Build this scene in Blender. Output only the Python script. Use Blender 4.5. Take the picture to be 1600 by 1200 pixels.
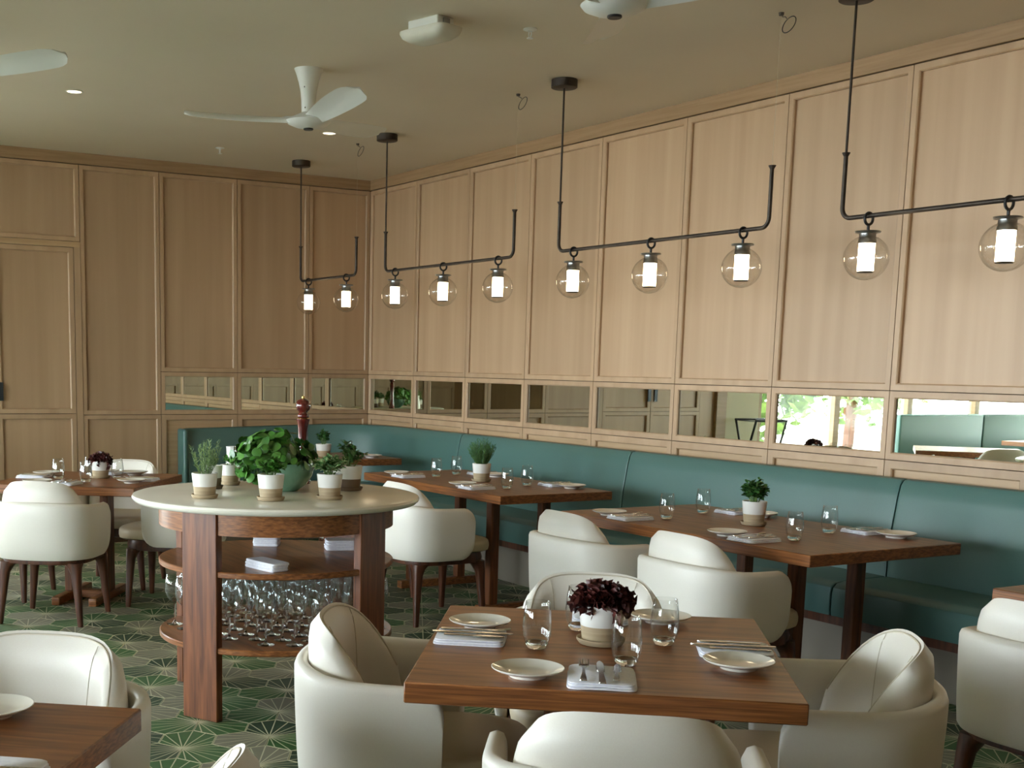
import bpy, bmesh, math, random
from mathutils import Vector, Matrix
random.seed(7)
PI = math.pi
for o in list(bpy.data.objects):
    bpy.data.objects.remove(o)
sc = bpy.context.scene
COL = sc.collection

# ------------------------------------------------------------------ camera
CAM = Vector((9.962, -5.300, 1.46))
RIGHT = Vector((0.487, 0.873, 0.017)); DOWN = Vector((0.140, -0.059, -0.988)); FWD = Vector((-0.862, 0.483, -0.151))
FWD.normalize(); RIGHT = (RIGHT - FWD * RIGHT.dot(FWD)).normalized(); UP = RIGHT.cross(FWD).normalized()
FPX, CX, CY = 1976.24, 613.93, 872.53
cd = bpy.data.cameras.new('camera'); cam = bpy.data.objects.new('camera', cd); COL.objects.link(cam)
cam.matrix_world = Matrix(((RIGHT.x, UP.x, -FWD.x, CAM.x), (RIGHT.y, UP.y, -FWD.y, CAM.y), (RIGHT.z, UP.z, -FWD.z, CAM.z), (0, 0, 0, 1)))
cd.sensor_width = 36; cd.lens = FPX / 1600 * 36; cd.shift_x = (800 - CX) / 1600; cd.shift_y = (CY - 600) / 1600
cd.clip_start = 0.05; cd.clip_end = 200
sc.camera = cam
# ------------------------------------------------------------------ light, exposure
w = bpy.data.worlds.new('sky'); sc.world = w; w.use_nodes = True
bg = w.node_tree.nodes['Background']; bg.inputs[0].default_value = (0.83, 0.905, 1.0, 1); bg.inputs[1].default_value = 37.0
vs = sc.view_settings
vs.view_transform = 'Standard'; vs.look = 'None'; vs.gamma = 1.0; vs.use_curve_mapping = False; vs.exposure = 0.0
cy = sc.cycles
cy.use_denoising = True; cy.max_bounces = 12; cy.diffuse_bounces = 5; cy.glossy_bounces = 6; cy.transmission_bounces = 10
cy.transparent_max_bounces = 40; cy.caustics_reflective = False; cy.caustics_refractive = False; cy.sample_clamp_indirect = 6
XE, YE, ZC = 14.0, -9.6, 3.027         # room: corner at the origin, long wall along +x, short wall along -y


def portal(name, loc, rot, sx, sy):
    l = bpy.data.lights.new(name, 'AREA'); l.shape = 'RECTANGLE'; l.size = sx; l.size_y = sy; l.energy = 1
    l.cycles.is_portal = True
    o = bpy.data.objects.new(name, l); o.location = loc; o.rotation_euler = rot; COL.objects.link(o)


portal('window_portal', (4.7, YE - .15, 1.45), (PI / 2, 0, 0), 9.2, 1.75)
portal('window_portal', (-.15, -7.2, 1.2), (PI / 2, 0, -PI / 2), 4.7, 2.3)


# ------------------------------------------------------------------ materials
def lin(r, g, b):
    f = lambda c: (c / 255 / 12.92) if c / 255 <= .04045 else ((c / 255 + .055) / 1.055) ** 2.4
    return (f(r), f(g), f(b), 1)


def mat(name, col, rough=.5, metal=0, spec=.5, coat=0):
    m = bpy.data.materials.new(name); m.use_nodes = True
    b = m.node_tree.nodes['Principled BSDF']
    b.inputs['Base Color'].default_value = col; b.inputs['Roughness'].default_value = rough
    b.inputs['Metallic'].default_value = metal; b.inputs['Specular IOR Level'].default_value = spec
    b.inputs['Coat Weight'].default_value = coat
    return m


def N(m, t, **kw):
    n = m.node_tree.nodes.new(t)
    for k, v in kw.items(): setattr(n, k, v)
    return n


def L(m, a, b): m.node_tree.links.new(a, b)


def noise_col(m, c1, c2, scale=(1, 1, 1), nscale=5, detail=4, coord='Object', bump=0, rnd=0, lo=.35, hi=.65, dist=0.0):
    """two-tone noise colour, with optional per-object variation and fine bump"""
    b = m.node_tree.nodes['Principled BSDF']
    tc = N(m, 'ShaderNodeTexCoord'); mp = N(m, 'ShaderNodeMapping'); mp.inputs['Scale'].default_value = scale
    L(m, tc.outputs[coord], mp.inputs[0])
    nz = N(m, 'ShaderNodeTexNoise'); nz.inputs['Scale'].default_value = nscale; nz.inputs['Detail'].default_value = detail
    nz.inputs['Distortion'].default_value = dist
    if rnd:
        oi = N(m, 'ShaderNodeObjectInfo'); ad = N(m, 'ShaderNodeVectorMath', operation='ADD'); mu = N(m, 'ShaderNodeMath', operation='MULTIPLY')
        mu.inputs[1].default_value = 37.0; L(m, oi.outputs['Random'], mu.inputs[0]); L(m, mp.outputs[0], ad.inputs[0]); L(m, mu.outputs[0], ad.inputs[1])
        L(m, ad.outputs[0], nz.inputs[0])
    else:
        L(m, mp.outputs[0], nz.inputs[0])
    cr = N(m, 'ShaderNodeValToRGB'); e = cr.color_ramp.elements
    e[0].position = lo; e[1].position = hi; e[0].color = c1; e[1].color = c2
    L(m, nz.outputs[0], cr.inputs[0]); out = cr.outputs[0]
    if rnd:
        hs = N(m, 'ShaderNodeHueSaturation'); mr = N(m, 'ShaderNodeMapRange'); mr.inputs[3].default_value = 1 - rnd; mr.inputs[4].default_value = 1 + rnd
        L(m, oi.outputs['Random'], mr.inputs[0]); L(m, mr.outputs[0], hs.inputs['Value']); L(m, out, hs.inputs['Color']); out = hs.outputs[0]
    L(m, out, b.inputs['Base Color'])
    if bump:
        bp = N(m, 'ShaderNodeBump'); bp.inputs['Strength'].default_value = bump; bp.inputs['Distance'].default_value = .002
        L(m, nz.outputs[0], bp.inputs['Height']); L(m, bp.outputs[0], b.inputs['Normal'])
    return m


OAK = noise_col(mat('pale_oak', (1, 1, 1, 1), .45), lin(168, 138, 107), lin(181, 152, 121), (4, 4, .16), 2.6, 5, rnd=.07, bump=.02, lo=.3, hi=.7)
OAKH = noise_col(mat('pale_oak_rail', (1, 1, 1, 1), .45), lin(172, 141, 106), lin(184, 154, 119), (.4, .4, 12), 4, 5, rnd=.03, bump=.02)
OAKT = noise_col(mat('oak_crown', (1, 1, 1, 1), .5), lin(146, 117, 84), lin(160, 130, 97), (.5, .5, 10), 5, 5)
GAP = mat('dark_joint', lin(70, 48, 28), .9)
WALN = noise_col(mat('walnut', (1, 1, 1, 1), .34, spec=.35), lin(102, 60, 32), lin(150, 96, 54), (1.3, 13, 50), 3, 6, rnd=.06, bump=.03, dist=.4)
WALV = noise_col(mat('walnut_upright', (1, 1, 1, 1), .4, spec=.4), lin(84, 45, 24), lin(126, 75, 43), (14, 14, 1.1), 3, 6, rnd=.06, bump=.03, dist=.6)
DWOOD = noise_col(mat('dark_leg_wood', (1, 1, 1, 1), .35), lin(66, 36, 22), lin(96, 54, 34), (16, 16, 1.5), 3, 4)
CEIL = noise_col(mat('ceiling_paint', (1, 1, 1, 1), .9), lin(212, 200, 180), lin(215, 204, 184), nscale=1.2)
PLAST = mat('pale_wall_paint', lin(196, 188, 164), .85)
CREAM = noise_col(mat('cream_leather', (1, 1, 1, 1), .42), lin(230, 224, 214), lin(232, 227, 217), nscale=300, bump=.015)
SEATL = noise_col(mat('shaded_cream_leather', (1, 1, 1, 1), .45), lin(205, 188, 158), lin(209, 192, 162), nscale=300, bump=.015)  # seat: the cream leather with its shade painted in as a tan tone
STITCH = mat('stitch_line', lin(196, 186, 168), .6)
TEAL = noise_col(mat('teal_leather', (1, 1, 1, 1), .38), lin(72, 106, 101), lin(75, 110, 105), nscale=300, bump=.015)
TEALP = mat('teal_piping', lin(34, 62, 64), .5)
MARBLE = noise_col(mat('pale_marble', (1, 1, 1, 1), .22), lin(224, 218, 202), lin(234, 229, 214), nscale=2.2, detail=8)
IRON = noise_col(mat('bronze_iron', (1, 1, 1, 1), .5, .6), lin(52, 44, 38), lin(66, 56, 48), nscale=20)
NICK = mat('nickel', lin(150, 150, 150), .3, 1.0)
STEEL = mat('polished_steel', lin(205, 200, 195), .16, 1.0)
WHITE = mat('fan_white', lin(226, 228, 224), .35)
PORC = mat('porcelain', lin(236, 232, 222), .12, coat=.4)
LINEN = noise_col(mat('linen', (1, 1, 1, 1), .85), lin(238, 238, 248), lin(247, 247, 253), nscale=120, bump=.1)
GLAZE = mat('pot_white_glaze', lin(232, 230, 224), .25)
TAUPE = noise_col(mat('pot_bare_clay', (1, 1, 1, 1), .7), lin(160, 140, 110), lin(176, 156, 126), (1, 1, 30), 8)
TAUPD = mat('pot_dark_clay', lin(104, 82, 62), .7)
SOIL = noise_col(mat('soil', (1, 1, 1, 1), .95), lin(36, 26, 20), lin(58, 44, 34), nscale=60)
LEAF1 = noise_col(mat('leaf_bright', (1, 1, 1, 1), .35), lin(40, 88, 30), lin(84, 138, 52), nscale=14, rnd=.25)
LEAF2 = noise_col(mat('leaf_sage', (1, 1, 1, 1), .5), lin(72, 98, 52), lin(118, 142, 84), nscale=40)
LEAF3 = noise_col(mat('leaf_deep', (1, 1, 1, 1), .45), lin(34, 74, 32), lin(72, 116, 54), nscale=40)
LEAFV = noise_col(mat('leaf_variegated', (1, 1, 1, 1), .4), lin(54, 104, 52), lin(176, 196, 140), nscale=70, lo=.48, hi=.62)
LEAFR = noise_col(mat('leaf_red', (1, 1, 1, 1), .4), lin(54, 24, 24), lin(100, 52, 46), nscale=30, rnd=.25)
STEMG = mat('stem_green', lin(92, 120, 60), .5)
MILLR = noise_col(mat('mahogany_gloss', (1, 1, 1, 1), .18, coat=.5), lin(70, 20, 16), lin(104, 34, 26), (20, 20, 2), 3)
BRASS = mat('brass', lin(200, 168, 96), .25, 1.0)
GREENB = noise_col(mat('green_ceramic', (1, 1, 1, 1), .2), lin(72, 116, 92), lin(116, 152, 126), (2, 2, 1), 6)
GROUT = mat('grout', lin(168, 168, 140), .8)
PLINTH = mat('shaded_grey_plinth', lin(122, 113, 100), .6)  # grey darkened to paint in the shadow below the seat
BLACK = mat('black_metal', lin(26, 26, 28), .5)
DARKS = mat('door_plate', lin(52, 58, 64), .4, .6)
PALESLAB = mat('added_pale_slab', lin(178, 174, 164), .8)  # pale tone for the added outdoor slabs, so the ground bounces daylight
HEDGE = noise_col(mat('hedge_green', (1, 1, 1, 1), .7), lin(40, 70, 28), lin(110, 140, 60), nscale=3)
WCLOTH = mat('carafe_glaze', lin(236, 234, 230), .2)
LENS = mat('diffuser', lin(206, 204, 190), .5)


def mirror_mat():
    m = mat('mirror_silver', lin(226, 228, 214), .01, 1.0); return m


MIRROR = mirror_mat()


def thin_glass(name, tint=(1, 1, 1, 1), ior=1.5, rough=.02, pwr=3.2):
    m = bpy.data.materials.new(name); m.use_nodes = True; nt = m.node_tree; nt.nodes.clear()
    out = nt.nodes.new('ShaderNodeOutputMaterial'); mx = nt.nodes.new('ShaderNodeMixShader')
    tr = nt.nodes.new('ShaderNodeBsdfTransparent'); gl = nt.nodes.new('ShaderNodeBsdfGlossy'); lw = nt.nodes.new('ShaderNodeLayerWeight'); pw = nt.nodes.new('ShaderNodeMath'); fr = nt.nodes.new('ShaderNodeMapRange')
    tr.inputs[0].default_value = tint; gl.inputs[1].default_value = rough; pw.operation = 'POWER'; pw.inputs[1].default_value = pwr
    fr.inputs[3].default_value = ((ior - 1) / (ior + 1)) ** 2; fr.inputs[4].default_value = .9
    nt.links.new(lw.outputs['Facing'], pw.inputs[0]); nt.links.new(pw.outputs[0], fr.inputs[0]); nt.links.new(fr.outputs[0], mx.inputs[0]); nt.links.new(tr.outputs[0], mx.inputs[1]); nt.links.new(gl.outputs[0], mx.inputs[2]); nt.links.new(mx.outputs[0], out.inputs[0])
    return m


GLASS = thin_glass('thin_glass', (.985, .99, .985, 1), 1.55, .02)
GLOBE = thin_glass('globe_glass', (.98, .97, .95, 1), 1.6)
CRYST = thin_glass('crystal_glass', (.975, .98, .98, 1), 1.7, .02, 2.4)
PANE = thin_glass('window_glass', (.97, .99, .98, 1), 1.3)
SOLIDG = mat('solid_glass', (1, 1, 1, 1), .01); SOLIDG.node_tree.nodes['Principled BSDF'].inputs['Transmission Weight'].default_value = 1.0


def emit(name, col, s):
    m = bpy.data.materials.new(name); m.use_nodes = True; nt = m.node_tree; nt.nodes.clear()
    out = nt.nodes.new('ShaderNodeOutputMaterial'); e = nt.nodes.new('ShaderNodeEmission'); e.inputs[0].default_value = col; e.inputs[1].default_value = s
    nt.links.new(e.outputs[0], out.inputs[0]); return m


LAMP = emit('lamp_glow', (1.0, .80, .52, 1), 14.0)
DOWNL = emit('downlight_glow', (1.0, .80, .52, 1), 5.0)


def tile_mat(name, base, base2):
    """hexagonal cement tile: pale rays fan out of one corner (UV origin)"""
    m = mat(name, base, .55); b = m.node_tree.nodes['Principled BSDF']
    uv = N(m, 'ShaderNodeUVMap'); sp = N(m, 'ShaderNodeSeparateXYZ'); L(m, uv.outputs[0], sp.inputs[0])
    def M(op, a, c=None, clamp=False):
        n = N(m, 'ShaderNodeMath', operation=op); n.use_clamp = clamp
        for i, v in enumerate((a, c)):
            if v is None: continue
            if isinstance(v, (int, float)): n.inputs[i].default_value = v
            else: L(m, v, n.inputs[i])
        return n.outputs[0]
    x, y = sp.outputs[0], sp.outputs[1]
    th = M('MULTIPLY', M('ARCTAN2', y, x), 180 / PI); r = M('SQRT', M('ADD', M('MULTIPLY', x, x), M('MULTIPLY', y, y)))
    def ray(step):
        d = M('MULTIPLY', M('SUBTRACT', th, M('MULTIPLY', M('ROUND', M('DIVIDE', th, step)), step)), PI / 180)
        return M('ABSOLUTE', M('MULTIPLY', M('SINE', d), r))
    xc = M('SUBTRACT', x, .12)      # distance to the tile's own edge: the printed pale outline
    ax = [M('ABSOLUTE', M('ADD', M('MULTIPLY', xc, math.cos(PI / 6 + k * PI / 3)), M('MULTIPLY', y, math.sin(PI / 6 + k * PI / 3)))) for k in range(3)]
    edge = M('SUBTRACT', M('SUBTRACT', .12 * .8660, M('MAXIMUM', M('MAXIMUM', ax[0], ax[1]), ax[2])), .0018)
    dist = M('MINIMUM', ray(15.0), edge)
    mr = N(m, 'ShaderNodeMapRange'); mr.inputs[1].default_value = .0017; mr.inputs[2].default_value = .0029; mr.inputs[3].default_value = 1; mr.inputs[4].default_value = 0
    L(m, dist, mr.inputs[0])
    tc = N(m, 'ShaderNodeTexCoord'); nz = N(m, 'ShaderNodeTexNoise'); nz.inputs['Scale'].default_value = 6; L(m, tc.outputs['Object'], nz.inputs[0])
    c1 = N(m, 'ShaderNodeMix', data_type='RGBA'); c1.inputs[6].default_value = base; c1.inputs[7].default_value = base2; L(m, nz.outputs[0], c1.inputs[0])
    c2 = N(m, 'ShaderNodeMix', data_type='RGBA'); L(m, mr.outputs[0], c2.inputs[0]); L(m, c1.outputs[2], c2.inputs[6]); c2.inputs[7].default_value = lin(182, 180, 150)
    L(m, c2.outputs[2], b.inputs['Base Color'])
    return m


TILES = [tile_mat('tile_green', lin(44, 84, 38), lin(58, 98, 50)), tile_mat('tile_deep_green', lin(38, 60, 38), lin(46, 70, 44)),
         tile_mat('tile_grey', lin(108, 108, 90), lin(122, 120, 102))]


# ------------------------------------------------------------------ mesh helpers
class MB:
    def __init__(s): s.v = []; s.f = []
    def add(s, vs, fs):
        n = len(s.v); s.v += [tuple(p) for p in vs]; s.f += [tuple(i + n for i in f) for f in fs]; return s
    def box(s, x0, x1, y0, y1, z0, z1, c=0.0):
        if c <= 0:
            v = [(x, y, z) for z in (z0, z1) for y in (y0, y1) for x in (x0, x1)]
            return s.add(v, [(0, 2, 3, 1), (4, 5, 7, 6), (0, 1, 5, 4), (2, 6, 7, 3), (0, 4, 6, 2), (1, 3, 7, 5)])
        bm = bmesh.new(); bmesh.ops.create_cube(bm, size=1)
        for p in bm.verts: p.co = Vector((x0 + (p.co.x + .5) * (x1 - x0), y0 + (p.co.y + .5) * (y1 - y0), z0 + (p.co.z + .5) * (z1 - z0)))
        bmesh.ops.bevel(bm, geom=bm.edges[:], offset=c, segments=1 if c < .006 else 3, affect='EDGES', profile=.5)
        bm.verts.index_update(); s.add([p.co[:] for p in bm.verts], [[q.index for q in f.verts] for f in bm.faces]); bm.free(); return s
    def lathe(s, prof, n=24, cap=True, off=(0, 0, 0)):
        base = len(s.v)
        for r, z in prof:
            for k in range(n):
                a = 2 * PI * k / n; s.v.append((off[0] + r * math.cos(a), off[1] + r * math.sin(a), off[2] + z))
        for i in range(len(prof) - 1):
            for k in range(n):
                k2 = (k + 1) % n; s.f.append((base + i * n + k, base + i * n + k2, base + (i + 1) * n + k2, base + (i + 1) * n + k))
        if cap:
            if prof[0][0] > 1e-6: s.f.append(tuple(base + k for k in reversed(range(n))))
            if prof[-1][0] > 1e-6: s.f.append(tuple(base + (len(prof) - 1) * n + k for k in range(n)))
        return s
    def tube(s, pts, r, n=8, cap=True, closed=False):
        pts = [Vector(p) for p in pts]; m = len(pts); base = len(s.v)
        rr = r if isinstance(r, (list, tuple)) else [r] * m
        up = None
        for i, p in enumerate(pts):
            if closed: t = pts[(i + 1) % m] - pts[i - 1]
            else: t = pts[min(i + 1, m - 1)] - pts[max(i - 1, 0)]
            t.normalize()
            if up is None:
                up = Vector((0, 0, 1)) if abs(t.z) < .9 else Vector((1, 0, 0))
            a = t.cross(up)
            if a.length < 1e-6: a = t.orthogonal()
            a.normalize(); b = a.cross(t).normalized(); up = b
            for k in range(n):
                q = 2 * PI * k / n; s.v.append(tuple(p + (a * math.cos(q) + b * math.sin(q)) * rr[i]))
        for i in range(m if closed else m - 1):
            j = (i + 1) % m
            for k in range(n):
                k2 = (k + 1) % n; s.f.append((base + i * n + k, base + j * n + k, base + j * n + k2, base + i * n + k2))
        if cap and not closed:
            s.f.append(tuple(base + k for k in range(n))); s.f.append(tuple(base + (m - 1) * n + k for k in reversed(range(n))))
        return s
    def prism(s, poly, z0, z1):
        n = len(poly); base = len(s.v)
        for z in (z0, z1):
            for x, y in poly: s.v.append((x, y, z))
        s.f.append(tuple(base + k for k in reversed(range(n)))); s.f.append(tuple(base + n + k for k in range(n)))
        for k in range(n):
            k2 = (k + 1) % n; s.f.append((base + k, base + k2, base + n + k2, base + n + k))
        return s
    def rings(s, R, close=True, cap=True):
        n = len(R[0]); base = len(s.v)
        for r in R: s.v += [tuple(p) for p in r]
        for i in range(len(R) - 1):
            for k in range(n if close else n - 1):
                k2 = (k + 1) % n; s.f.append((base + i * n + k, base + i * n + k2, base + (i + 1) * n + k2, base + (i + 1) * n + k))
        if cap:
            s.f.append(tuple(base + k for k in reversed(range(n)))); s.f.append(tuple(base + (len(R) - 1) * n + k for k in range(n)))
        return s
    def xf(s, M):
        s.v = [tuple(M @ Vector(p)) for p in s.v]; return s
    def mesh(s, name, m, ang=40, fix=True):
        me = bpy.data.meshes.new(name); me.from_pydata(s.v, [], s.f)
        if fix:
            bm = bmesh.new(); bm.from_mesh(me); bmesh.ops.recalc_face_normals(bm, faces=bm.faces[:]); bm.to_mesh(me); bm.free()
        me.materials.append(m)
        if ang:
            me.shade_smooth(); me.set_sharp_from_angle(angle=math.radians(ang))
        return me
    def obj(s, name, m, parent=None, ang=40, loc=None):
        return put(name, s.mesh(name, m, ang), parent, loc)


def put(name, me, parent=None, loc=None, rot=None, scale=None):
    o = bpy.data.objects.new(name, me); COL.objects.link(o)
    if parent is not None: o.parent = parent
    if loc is not None: o.location = loc
    if rot is not None: o.rotation_euler = rot
    if scale is not None: o.scale = scale
    return o


def tag(o, label=None, cat=None, group=None, kind=None):
    if label: o['label'] = label
    if cat: o['category'] = cat
    if group: o['group'] = group
    if kind: o['kind'] = kind
    return o


def thing(name, label, cat, loc=(0, 0, 0), rz=0, group=None):
    o = bpy.data.objects.new(name, None); COL.objects.link(o); o.location = loc; o.rotation_euler = (0, 0, rz); o.empty_display_size = .1
    return tag(o, label, cat, group)


def copy_tree(o, parent=None):
    c = o.copy(); COL.objects.link(c); c.parent = parent
    for ch in o.children: copy_tree(ch, c)
    return c


def place(proto, label, loc, rz=0, group=None):
    """the first call moves the prototype itself, later calls copy it and its parts"""
    o = copy_tree(proto) if proto.get('used') else proto
    if not proto.get('used'): proto['used'] = 1
    o.location = loc; o.rotation_euler = (0, 0, rz); tag(o, label, None, group)
    return o


def struct(o): return tag(o, kind='structure')


def T2(x, y, rz): return Matrix.Translation((x, y, 0)) @ Matrix.Rotation(rz, 4, 'Z')


def project(p):
    q = Vector(p) - CAM; d = q.dot(FWD)
    return (CX + FPX * q.dot(RIGHT) / d, CY - FPX * q.dot(UP) / d, d)


def superell(a, b, n, k):
    out = []
    for i in range(k):
        t = 2 * PI * i / k; c, s_ = math.cos(t), math.sin(t)
        out.append((a * math.copysign(abs(c) ** (2 / n), c), b * math.copysign(abs(s_) ** (2 / n), s_)))
    return out


# ================================================================== THE SETTING
floor = struct(MB().box(-.2, XE + .2, YE - .2, .2, -.1, -.004).obj('floor', GROUT, ang=0))
# hexagonal tiles: three meet at each fan centre, centres 0.36 m apart
HS = .12; G = .0019
def hexpts(g):
    v = [(0, 0)] + [(r * math.cos(a), r * math.sin(a)) for r, a in ((HS, -PI / 3), (HS * math.sqrt(3), -PI / 6), (2 * HS, 0), (HS * math.sqrt(3), PI / 6), (HS, PI / 3))]
    c = (HS, 0); k = 1 - g / (HS * .866)
    return [(c[0] + (x - c[0]) * k, c[1] + (y - c[1]) * k) for x, y in v]
HP = hexpts(G)
def tile_mesh(name, m):
    mb = MB(); n = 6
    mb.v = [(x, y, 0) for x, y in HP] + [(x, y, -.004) for x, y in HP]
    mb.f = [tuple(range(6))] + [(k, k + 6, (k + 1) % 6 + 6, (k + 1) % 6) for k in range(6)]
    me = mb.mesh(name, m, 0, fix=False); uvl = me.uv_layers.new(name='UVMap')
    for lp in me.loops: uvl.data[lp.index].uv = me.vertices[lp.vertex_index].co.xy
    return me
TM = [tile_mesh('tile', m) for m in TILES]
spots = []
trng = random.Random(11)
for i in range(-60, 61):
    for j in range(-60, 61):
        cx_, cy_ = 5.196 + .3118 * (i + j), -3.531 + .18 * (i - j)
        if not (-.25 < cx_ < XE + .25 and YE - .25 < cy_ < .25): continue
        for k in range(3):
            phi = math.radians(150 + 120 * k); h = trng.random()
            mi = 2 if h < .30 else (1 if h < .55 else 0)
            mx, my = cx_ + HS * math.cos(phi), cy_ + HS * math.sin(phi)
            if not (.0 < mx < XE and YE < my < 0): continue
            spots.append((cx_, cy_, phi, mi, mx, my))
def seen(s):
    p = project((s[4], s[5], 0))
    if p[2] < .5: return False
    u, v = p[0], p[1]
    return (-10 < u < 465 and 890 < v < 1215) or (600 < u < 830 and 850 < v < 960) or (1140 < u < 1330 and 960 < v < 1060) or (1480 < u < 1610 and 1030 < v < 1215) or (690 < u < 770 and 1080 < v < 1140)
near = sorted([s for s in spots if seen(s)], key=lambda s: project((s[4], s[5], 0))[2])[:300]
nset = set(id(s) for s in near)
for s in near: put('tile', TM[s[3]], floor, (s[0], s[1], 0), (0, 0, s[2]))
me = bpy.data.meshes.new('tile_field'); V, F, U, MI = [], [], [], []
for s in spots:
    if id(s) in nset: continue
    n = len(V); c, sn = math.cos(s[2]), math.sin(s[2])
    V += [(s[0] + x * c - y * sn, s[1] + x * sn + y * c, 0) for x, y in HP] + [(s[0] + x * c - y * sn, s[1] + x * sn + y * c, -.004) for x, y in HP]
    F.append(tuple(n + k for k in range(6))); MI.append(s[3]); U += list(HP)
    for k in range(6):
        k2 = (k + 1) % 6; F.append((n + k, n + k + 6, n + k2 + 6, n + k2)); MI.append(s[3]); U += [HP[k], HP[k], HP[k2], HP[k2]]
me.from_pydata(V, [], F); uvl = me.uv_layers.new(name='UVMap')
for q, u in zip(uvl.data, U): q.uv = u
for m in TILES: me.materials.append(m)
me.polygons.foreach_set('material_index', MI)
tag(put('tile_field', me, floor), kind='stuff')

struct(MB().box(-.2, XE + .2, YE - .2, .2, ZC, ZC + .15).obj('ceiling', CEIL, ang=0))

# ---- long panelled wall (y = 0)
wr = struct(MB().box(-.2, XE + .2, .03, .2, -.1, ZC).obj('wall_right', GAP, ang=0))
ZB, ZT1, ZT0 = 1.030, 1.375, 2.940      # joints: below mirror, above mirror, under crown
BAY, FR, JG = .797, .036, .0022


def frame_mesh(name, wd, z0, z1, fr=FR, depth=.03, bev=.006):
    """mitred frame in the xz plane, front at y=0, with a bevelled inner edge"""
    mb = MB(); a = JG
    o_ = [(a, z0 + a), (wd - a, z0 + a), (wd - a, z1 - a), (a, z1 - a)]
    def inset(d): return [(a + d, z0 + a + d), (wd - a - d, z0 + a + d), (wd - a - d, z1 - a - d), (a + d, z1 - a - d)]
    prof = [(0, depth), (0, 0), (fr - bev, 0), (fr, bev), (fr, depth)]
    R = []
    for d, y in prof: R.append([(x, y, z) for x, z in inset(d)])
    mb.rings(R, True, False)
    return mb.mesh(name, OAK, 20)


FM_UP = frame_mesh('panel_frame', BAY, ZT1, ZT0); FM_MI = frame_mesh('mirror_frame', BAY, ZB, ZT1); FM_LO = frame_mesh('panel_frame', BAY, .05, ZB, .045)
PM_UP = MB().box(FR - .004, BAY - FR + .004, .020, .03, ZT1 + FR - .004, ZT0 - FR + .004).mesh('panel', OAK, 0)
PM_LO = MB().box(.041, BAY - .041, .020, .03, .09, ZB - .041).mesh('panel', OAKH, 0)
MM = MB().box(FR - .003, BAY - FR + .003, .014, .022, ZB + FR - .003, ZT1 - FR + .003).mesh('mirror', MIRROR, 0)


def bay(wall, x, rot, org):
    """one bay of panelling at distance x along the wall"""
    for nm, me_ in (('panel', PM_UP), ('panel_frame', FM_UP), ('mirror', MM), ('mirror_frame', FM_MI), ('panel', PM_LO), ('panel_frame', FM_LO)):
        put(nm, me_, wall, org(x), (0, 0, rot))


for k in range(12): bay(wr, k * BAY, 0, lambda x: (x, 0, 0))
struct(MB().box(12 * BAY, XE, 0, .03, .05, ZT0).obj('wall_right_end', OAK, ang=0)).parent = wr
tr1 = struct(MB().box(-.0, XE, -.008, .03, ZT0 + .004, ZC + .01, .002).obj('trim_1', OAKT, ang=0))

# ---- short panelled wall (x = 0), doors, then glazing
wl = struct(MB().box(-.2, -.03, -4.70, .2, -.1, ZC).obj('wall_left', GAP, ang=0))
SB = .634   # bay width on this wall


def side_panel(y0, y1, z0, z1, fr=FR, m=OAK):
    wd = y1 - y0
    put('panel_frame', frame_mesh('panel_frame', wd, z0, z1, fr), wl, (0, y0, 0), (0, 0, PI / 2))
    put('panel', MB().box(fr - .004, wd - fr + .004, .020, .03, z0 + fr - .004, z1 - fr + .004).mesh('panel', m, 0), wl, (0, y0, 0), (0, 0, PI / 2))


LJ = [0, -.583, -1.237, -1.902, -2.542]
for k in range(3):
    y1, y0 = LJ[k], LJ[k + 1]
    side_panel(y0, y1, ZT1, ZT0); side_panel(y0, y1, .05, ZB, .045, OAKH); wd = y1 - y0
    put('mirror_frame', frame_mesh('mirror_frame', wd, ZB, ZT1), wl, (0, y0, 0), (0, 0, PI / 2))
    put('mirror', MB().box(FR - .003, wd - FR + .003, .014, .022, ZB + FR - .003, ZT1 - FR + .003).mesh('mirror', MIRROR, 0), wl, (0, y0, 0), (0, 0, PI / 2))
side_panel(LJ[4], LJ[3], ZB, ZT0); side_panel(LJ[4], LJ[3], .05, ZB)
# pair of doors with a transom panel above
side_panel(-3.86, LJ[4], 2.362, ZT0)
put('door_casing', MB().box(.0, .05, -.004, .03, .0, 2.362).mesh('door_casing', OAK, 0), wl, (0, LJ[4] - .05, 0), (0, 0, PI / 2))
put('door_casing', MB().box(.0, 1.318, -.006, .03, 2.318, 2.360).mesh('door_casing', OAKH, 0), wl, (0, -3.86, 0), (0, 0, PI / 2))
for n, (ya, yb) in enumerate(((-3.203, -2.595), (-3.86, -3.206))):
    d = struct(MB().box(-.03, -.001, ya, yb, .02, 2.316).obj('door_%d' % (n + 1), GAP, ang=0))
    d.location = (-.03, 0, 0)
    for z0, z1 in ((.02, ZB + .01), (ZB + .01, 2.316)):
        wd = yb - ya
        put('panel_frame', frame_mesh('panel_frame', wd, z0, z1, .04), d, (.032, ya, 0), (0, 0, PI / 2))
        put('panel', MB().box(.036, wd - .036, .020, .03, z0 + .036, z1 - .036).mesh('panel', OAK, 0), d, (.032, ya, 0), (0, 0, PI / 2))
    yy = ya + .026 if n == 0 else yb - .055
    put('push_plate', MB().box(-.004, .012, yy - .02, yy + .02, 1.14, 1.28, .002).mesh('push_plate', DARKS, 0), d, (.032, 0, 0))
struct(MB().box(-.03, .0, -4.06, -3.862, .0, ZT0).obj('wall_left_pier', OAK, ang=0)).parent = wl
struct(MB().box(-.03, .04, -4.2, -4.06, .0, ZT0, .004).obj('wall_left_post', OAKT, ang=0)).parent = wl
struct(MB().box(-.03, -.005, -4.70, -4.2, .0, ZT0).obj('wall_left_plaster', PLAST, ang=0)).parent = wl
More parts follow.
